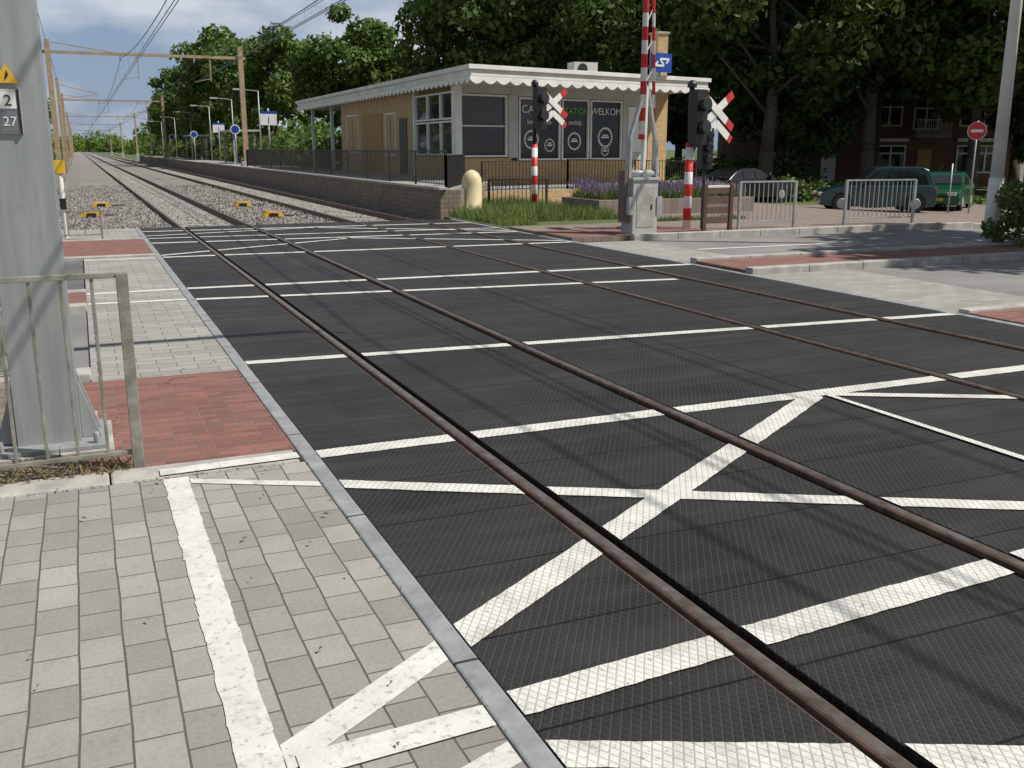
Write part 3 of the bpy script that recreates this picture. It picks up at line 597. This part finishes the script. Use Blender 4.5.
# ---------------------------------------------------------------- houses
def house(ox,oy,ang,n=4,name='brick_house'):
    E=empty(name); M=Matrix.Translation((ox,oy,-.6))@Matrix.Rotation(ang,4,'Z'); Lh=n*6.0; b=B(M)
    b.box(0,Lh,0,9,0,6.2,hbrick); b.fin('walls',E)
    b=B(M); b._hull([(-.3,-.5,6.2),(Lh+.3,-.5,6.2),(Lh+.3,9.5,6.2),(-.3,9.5,6.2),(-.3,4.5,9.6),(Lh+.3,4.5,9.6)],[(0,1,5,4),(3,4,5,2),(0,4,3),(1,2,5),(0,3,2,1)],tilem); b.fin('roof',E)
    b=B(M)
    b.box(-.3,Lh+.3,-.62,-.5,6.08,6.24,white)
    for k in range(n):
        x=k*6
        for(x0,x1,z0,z1,nv) in((x+.6,x+3.3,.9,2.5,2),(x+.6,x+2.9,3.7,5.2,2),(x+3.7,x+5.2,3.5,5.2,1)):
            b.box(x0,x1,-.03,-.006,z0,z1,glass)
            for t in range(nv+2): xx=x0+(x1-x0)*t/(nv+1); b.box(xx-.05,xx+.05,-.08,-.031,z0-.05,z1+.05,white)
            for zz in(z0,z1,z0+(z1-z0)*.72): b.box(x0,x1,-.075,-.0315,zz-.045,zz+.045,white)
            if z0<1: b.box(x0+.1,x1-.1,-.005,-.001,z0,z1,greyw)
        b.box(x+4.1,x+5.0,-.05,-.004,.1,2.3,wood if k%2 else white); b.box(x+3.4,x+5.6,-1.1,-.01,3.0,3.15,concrete)
        for t in range(16): b.box(x+3.45+t*.14,x+3.48+t*.14,-1.08,-1.05,3.15,4.0,white)
        b.box(x+3.4,x+5.6,-1.09,-1.04,4.0,4.06,white); b.box(x+.5,x+3.4,-.2,-.01,2.75,2.95,white)
    b.fin('windows_and_doors',E)
house(38,50.5,math.radians(-20),5); house(67,40,math.radians(-20),3); house(24,60,math.radians(-12),2)
# ---------------------------------------------------------------- vegetation
def leafmesh(name,c,nrm,size,m):
    n=len(c); r=rng.normal(size=(n,3)); t=np.cross(nrm,r); t/=np.linalg.norm(t,axis=1)[:,None]+1e-6; bb=np.cross(nrm,t)
    s=size*rng.uniform(.6,1.35,(n,1)); v=np.stack([c-t*s,c+bb*s*.55,c+t*s,c-bb*s*.55],1).reshape(-1,3)
    me=bpy.data.meshes.new(name); me.from_pydata(v.tolist(),[],np.arange(4*n).reshape(-1,4).tolist()); me.materials.append(m); return me
def crown(lobes,n,mix=.9):
    vol=np.array([l[3]**2 for l in lobes]); idx=rng.choice(len(lobes),n,p=vol/vol.sum()); L=np.array(lobes)[idx]
    d=rng.normal(size=(n,3)); d/=np.linalg.norm(d,axis=1)[:,None]; rad=L[:,3:4]*rng.uniform(.35,1.0,(n,1))**.45*(1+.18*rng.normal(size=(n,1))*.6)
    c=L[:,:3]+d*rad*np.array([1,1,.72]); nn=d+rng.normal(size=(n,3))*mix; nn[:,2]+=.4; nn/=np.linalg.norm(nn,axis=1)[:,None]; return c,nn
def treevar(seed,Ht,R,cb,nleaf,size,m):
    random.seed(seed); lobes=[]; cz=(Ht+cb)/2; hz=(Ht-cb)/2
    for k in range(46):
        for _ in range(30):
            p=[random.uniform(-1,1) for _ in range(3)]
            q=math.sqrt(sum(a*a for a in p))
            if .35<q<.95: break
        lobes.append((p[0]*R*.9,p[1]*R*.9,cz+p[2]*hz*.9,random.uniform(.75,1.8)*R/5.5))
    c,nn=crown(lobes,nleaf); fol=leafmesh('foliage',c,nn,size,m)
    b=B(); p=Vector((0,0,-.4)); r=.34*Ht/14
    path=[p]; 
    for k in range(6): path.append(Vector((random.uniform(-.2,.2)*k*.6,random.uniform(-.2,.2)*k*.6,Ht*.8*(k+1)/6)))
    for k in range(6): b.cyl(path[k],path[k+1],r*(1-k/6.6),r*(1-(k+1)/6.6),bark,10)
    for k in range(16):
        l=random.choice(lobes); t=random.uniform(.25,.8); s0=path[0].lerp(path[-1],t); b.cyl(s0,Vector(l[:3]),r*.33*(1-t*.5),r*.06,bark,6)
    tr=b.bm; bmesh.ops.recalc_face_normals(tr,faces=tr.faces); me=bpy.data.meshes.new('trunk'); tr.to_mesh(me); tr.free(); me.materials.append(bark)
    return me,fol
V=[treevar(11,15,5.8,2.7,17000,.22,leafA),treevar(12,16,6.2,3.0,17000,.22,leafA),treevar(13,12,4.6,2.0,14000,.21,leafA),treevar(14,12,4.6,1.6,13000,.22,leafB),treevar(15,13,5.2,1.8,14000,.22,leafB)]
def tree(v,x,y,s=1,name='broadleaf_tree',sz=None):
    E=empty(name); E.location=(x,y,H(x)); E.rotation_euler=(0,0,random.uniform(0,6.28)); E.scale=(s,s,sz or s)
    for me,nm in zip(V[v],('trunk','foliage')):
        o=bpy.data.objects.new(nm,me); S.collection.objects.link(o); o.parent=E
random.seed(9)
for a in [(0,24.2,59),(1,29,56),(0,31.5,51),(0,31.5,41),(1,37.5,40.5),(0,40.5,36.5),(1,44,33),(0,28.5,70),(1,34,64),(2,36,56),(1,43,46),(2,35.5,45),(0,50,42),(2,52,34)]: tree(*a,s=random.uniform(.95,1.12))
tree(2,47,38.5,.75); tree(2,36.5,44,.7)
tree(1,22.8,8.6,.88)
for a in [(3,20.5,80,1.1),(4,17,96,1.0),(3,15,108,1.1),(4,14.5,116,1.15),(3,15,130,1.1),(4,14,150,1.0),(3,26,86,1.0),(3,13.5,170,.9),(4,-6.5,120,.9),(3,-8,105,1.0),(4,-7,150,.9),(3,-9,90,1.1)]: tree(*a)
def shrub(name,lobes,n,size,m):
    c,nn=crown(lobes,n); me=leafmesh(name,c,nn,size,m); o=bpy.data.objects.new(name,me); S.collection.objects.link(o); return o
shrub('distant_trees',[(random.uniform(-60,-9) if k%2 else random.uniform(14,110),random.uniform(190,420),random.uniform(1,7),random.uniform(3,6)) for k in range(160)],26000,.8,leafB)
shrub('distant_trees',[(random.uniform(-30,40),random.uniform(650,800),random.uniform(1,7),random.uniform(4,8)) for k in range(40)],6000,1.2,leafB)
shrub('hedge',[(x,36.5+random.uniform(-.4,.4)+(x-18)*.0,.2+H(x),random.uniform(.8,1.3)) for x in np.arange(23.5,34,.5)],9000,.12,leafA)
shrub('hedge',[(x,44+random.uniform(-.8,.8),.5+H(x),random.uniform(1.3,2.2)) for x in np.arange(22,36,.9)],9000,.16,leafA)
shrub('hedge',[(x,31.2+random.uniform(-.2,.2),-.1+H(x),random.uniform(.5,.75)) for x in np.arange(29,48,.5)],8000,.1,leafB)
shrub('hedge',[(x,70-(x-12)*.4,1.2,2.4) for x in np.arange(13,30,1.5)],9000,.2,leafA)
shrub('trackside_hedge',[(-4.2+random.uniform(-.6,.6),y,.8,random.uniform(1.2,1.9)) for y in np.arange(48,200,2.2)],16000,.22,leafB)
shrub('trackside_hedge',[(12.9+random.uniform(-.4,.4),y,1.2,random.uniform(1.0,1.6)) for y in np.arange(62,170,2.0)],14000,.22,leafB)
shrub('roadside_bush',[(15.15+random.uniform(-.4,.4),12.55+random.uniform(-.3,.3),.05+random.uniform(.05,1.0),random.uniform(.10,.26)) for k in range(20)],1700,.055,leafC)
shrub('roadside_bush',[(18+random.uniform(-.6,.6)+k*.25,13.6,.0+random.uniform(.1,.7),random.uniform(.3,.5)) for k in range(14)],2600,.07,leafC)
# ---------------------------------------------------------------- world, sun, camera
el=math.radians(52); az=math.atan2(.78,-.5)
w=bpy.data.worlds.new('World'); S.world=w; w.use_nodes=True; nt=w.node_tree; bg=nt.nodes['Background']
sky=nt.nodes.new('ShaderNodeTexSky'); sky.sky_type='NISHITA'; sky.sun_disc=False; sky.sun_elevation=el; sky.sun_rotation=az
tc=nt.nodes.new('ShaderNodeTexCoord'); mp=nt.nodes.new('ShaderNodeMapping'); mp.inputs['Scale'].default_value=(1,1,2.6); nt.links.new(tc.outputs['Generated'],mp.inputs[0])
nz=nt.nodes.new('ShaderNodeTexNoise'); nz.inputs['Scale'].default_value=4.2; nz.inputs['Detail'].default_value=8; nz.inputs['Roughness'].default_value=.55; nt.links.new(mp.outputs[0],nz.inputs['Vector'])
r1=nt.nodes.new('ShaderNodeValToRGB'); r1.color_ramp.elements[0].position=.42; r1.color_ramp.elements[0].color=(3.0,4.1,6.0,1); r1.color_ramp.elements[1].position=.60; r1.color_ramp.elements[1].color=(8.2,8.6,9.3,1); nt.links.new(nz.outputs['Fac'],r1.inputs[0])
sp=nt.nodes.new('ShaderNodeSeparateXYZ'); nt.links.new(tc.outputs['Generated'],sp.inputs[0]); mr=nt.nodes.new('ShaderNodeMapRange'); mr.inputs[1].default_value=.14; mr.inputs[2].default_value=.6; mr.inputs[3].default_value=1; mr.inputs[4].default_value=.4; nt.links.new(sp.outputs[2],mr.inputs[0])
ml=nt.nodes.new('ShaderNodeVectorMath'); ml.operation='SCALE'; nt.links.new(r1.outputs[0],ml.inputs[0]); nt.links.new(mr.outputs[0],ml.inputs['Scale'])
mx=nt.nodes.new('ShaderNodeMix'); mx.data_type='RGBA'; mx.inputs[0].default_value=.8; nt.links.new(sky.outputs[0],mx.inputs[6]); nt.links.new(ml.outputs[0],mx.inputs[7]); nt.links.new(mx.outputs[2],bg.inputs[0]); bg.inputs[1].default_value=.085
sd=bpy.data.lights.new('sun','SUN'); sd.energy=5; sd.angle=math.radians(.5); sd.color=(1,.955,.88); so=bpy.data.objects.new('sun',sd); S.collection.objects.link(so)
dv=Vector((math.sin(az)*math.cos(el),math.cos(az)*math.cos(el),math.sin(el))); so.rotation_euler=dv.to_track_quat('Z','Y').to_euler()
cd=bpy.data.cameras.new('camera'); cd.sensor_width=36; cd.lens=980/1024*36; cd.clip_end=4000; co=bpy.data.objects.new('camera',cd); S.collection.objects.link(co)
co.location=(0,0,1.72); co.rotation_euler=(math.radians(90-13.49),0,math.radians(-23.35)); S.camera=co
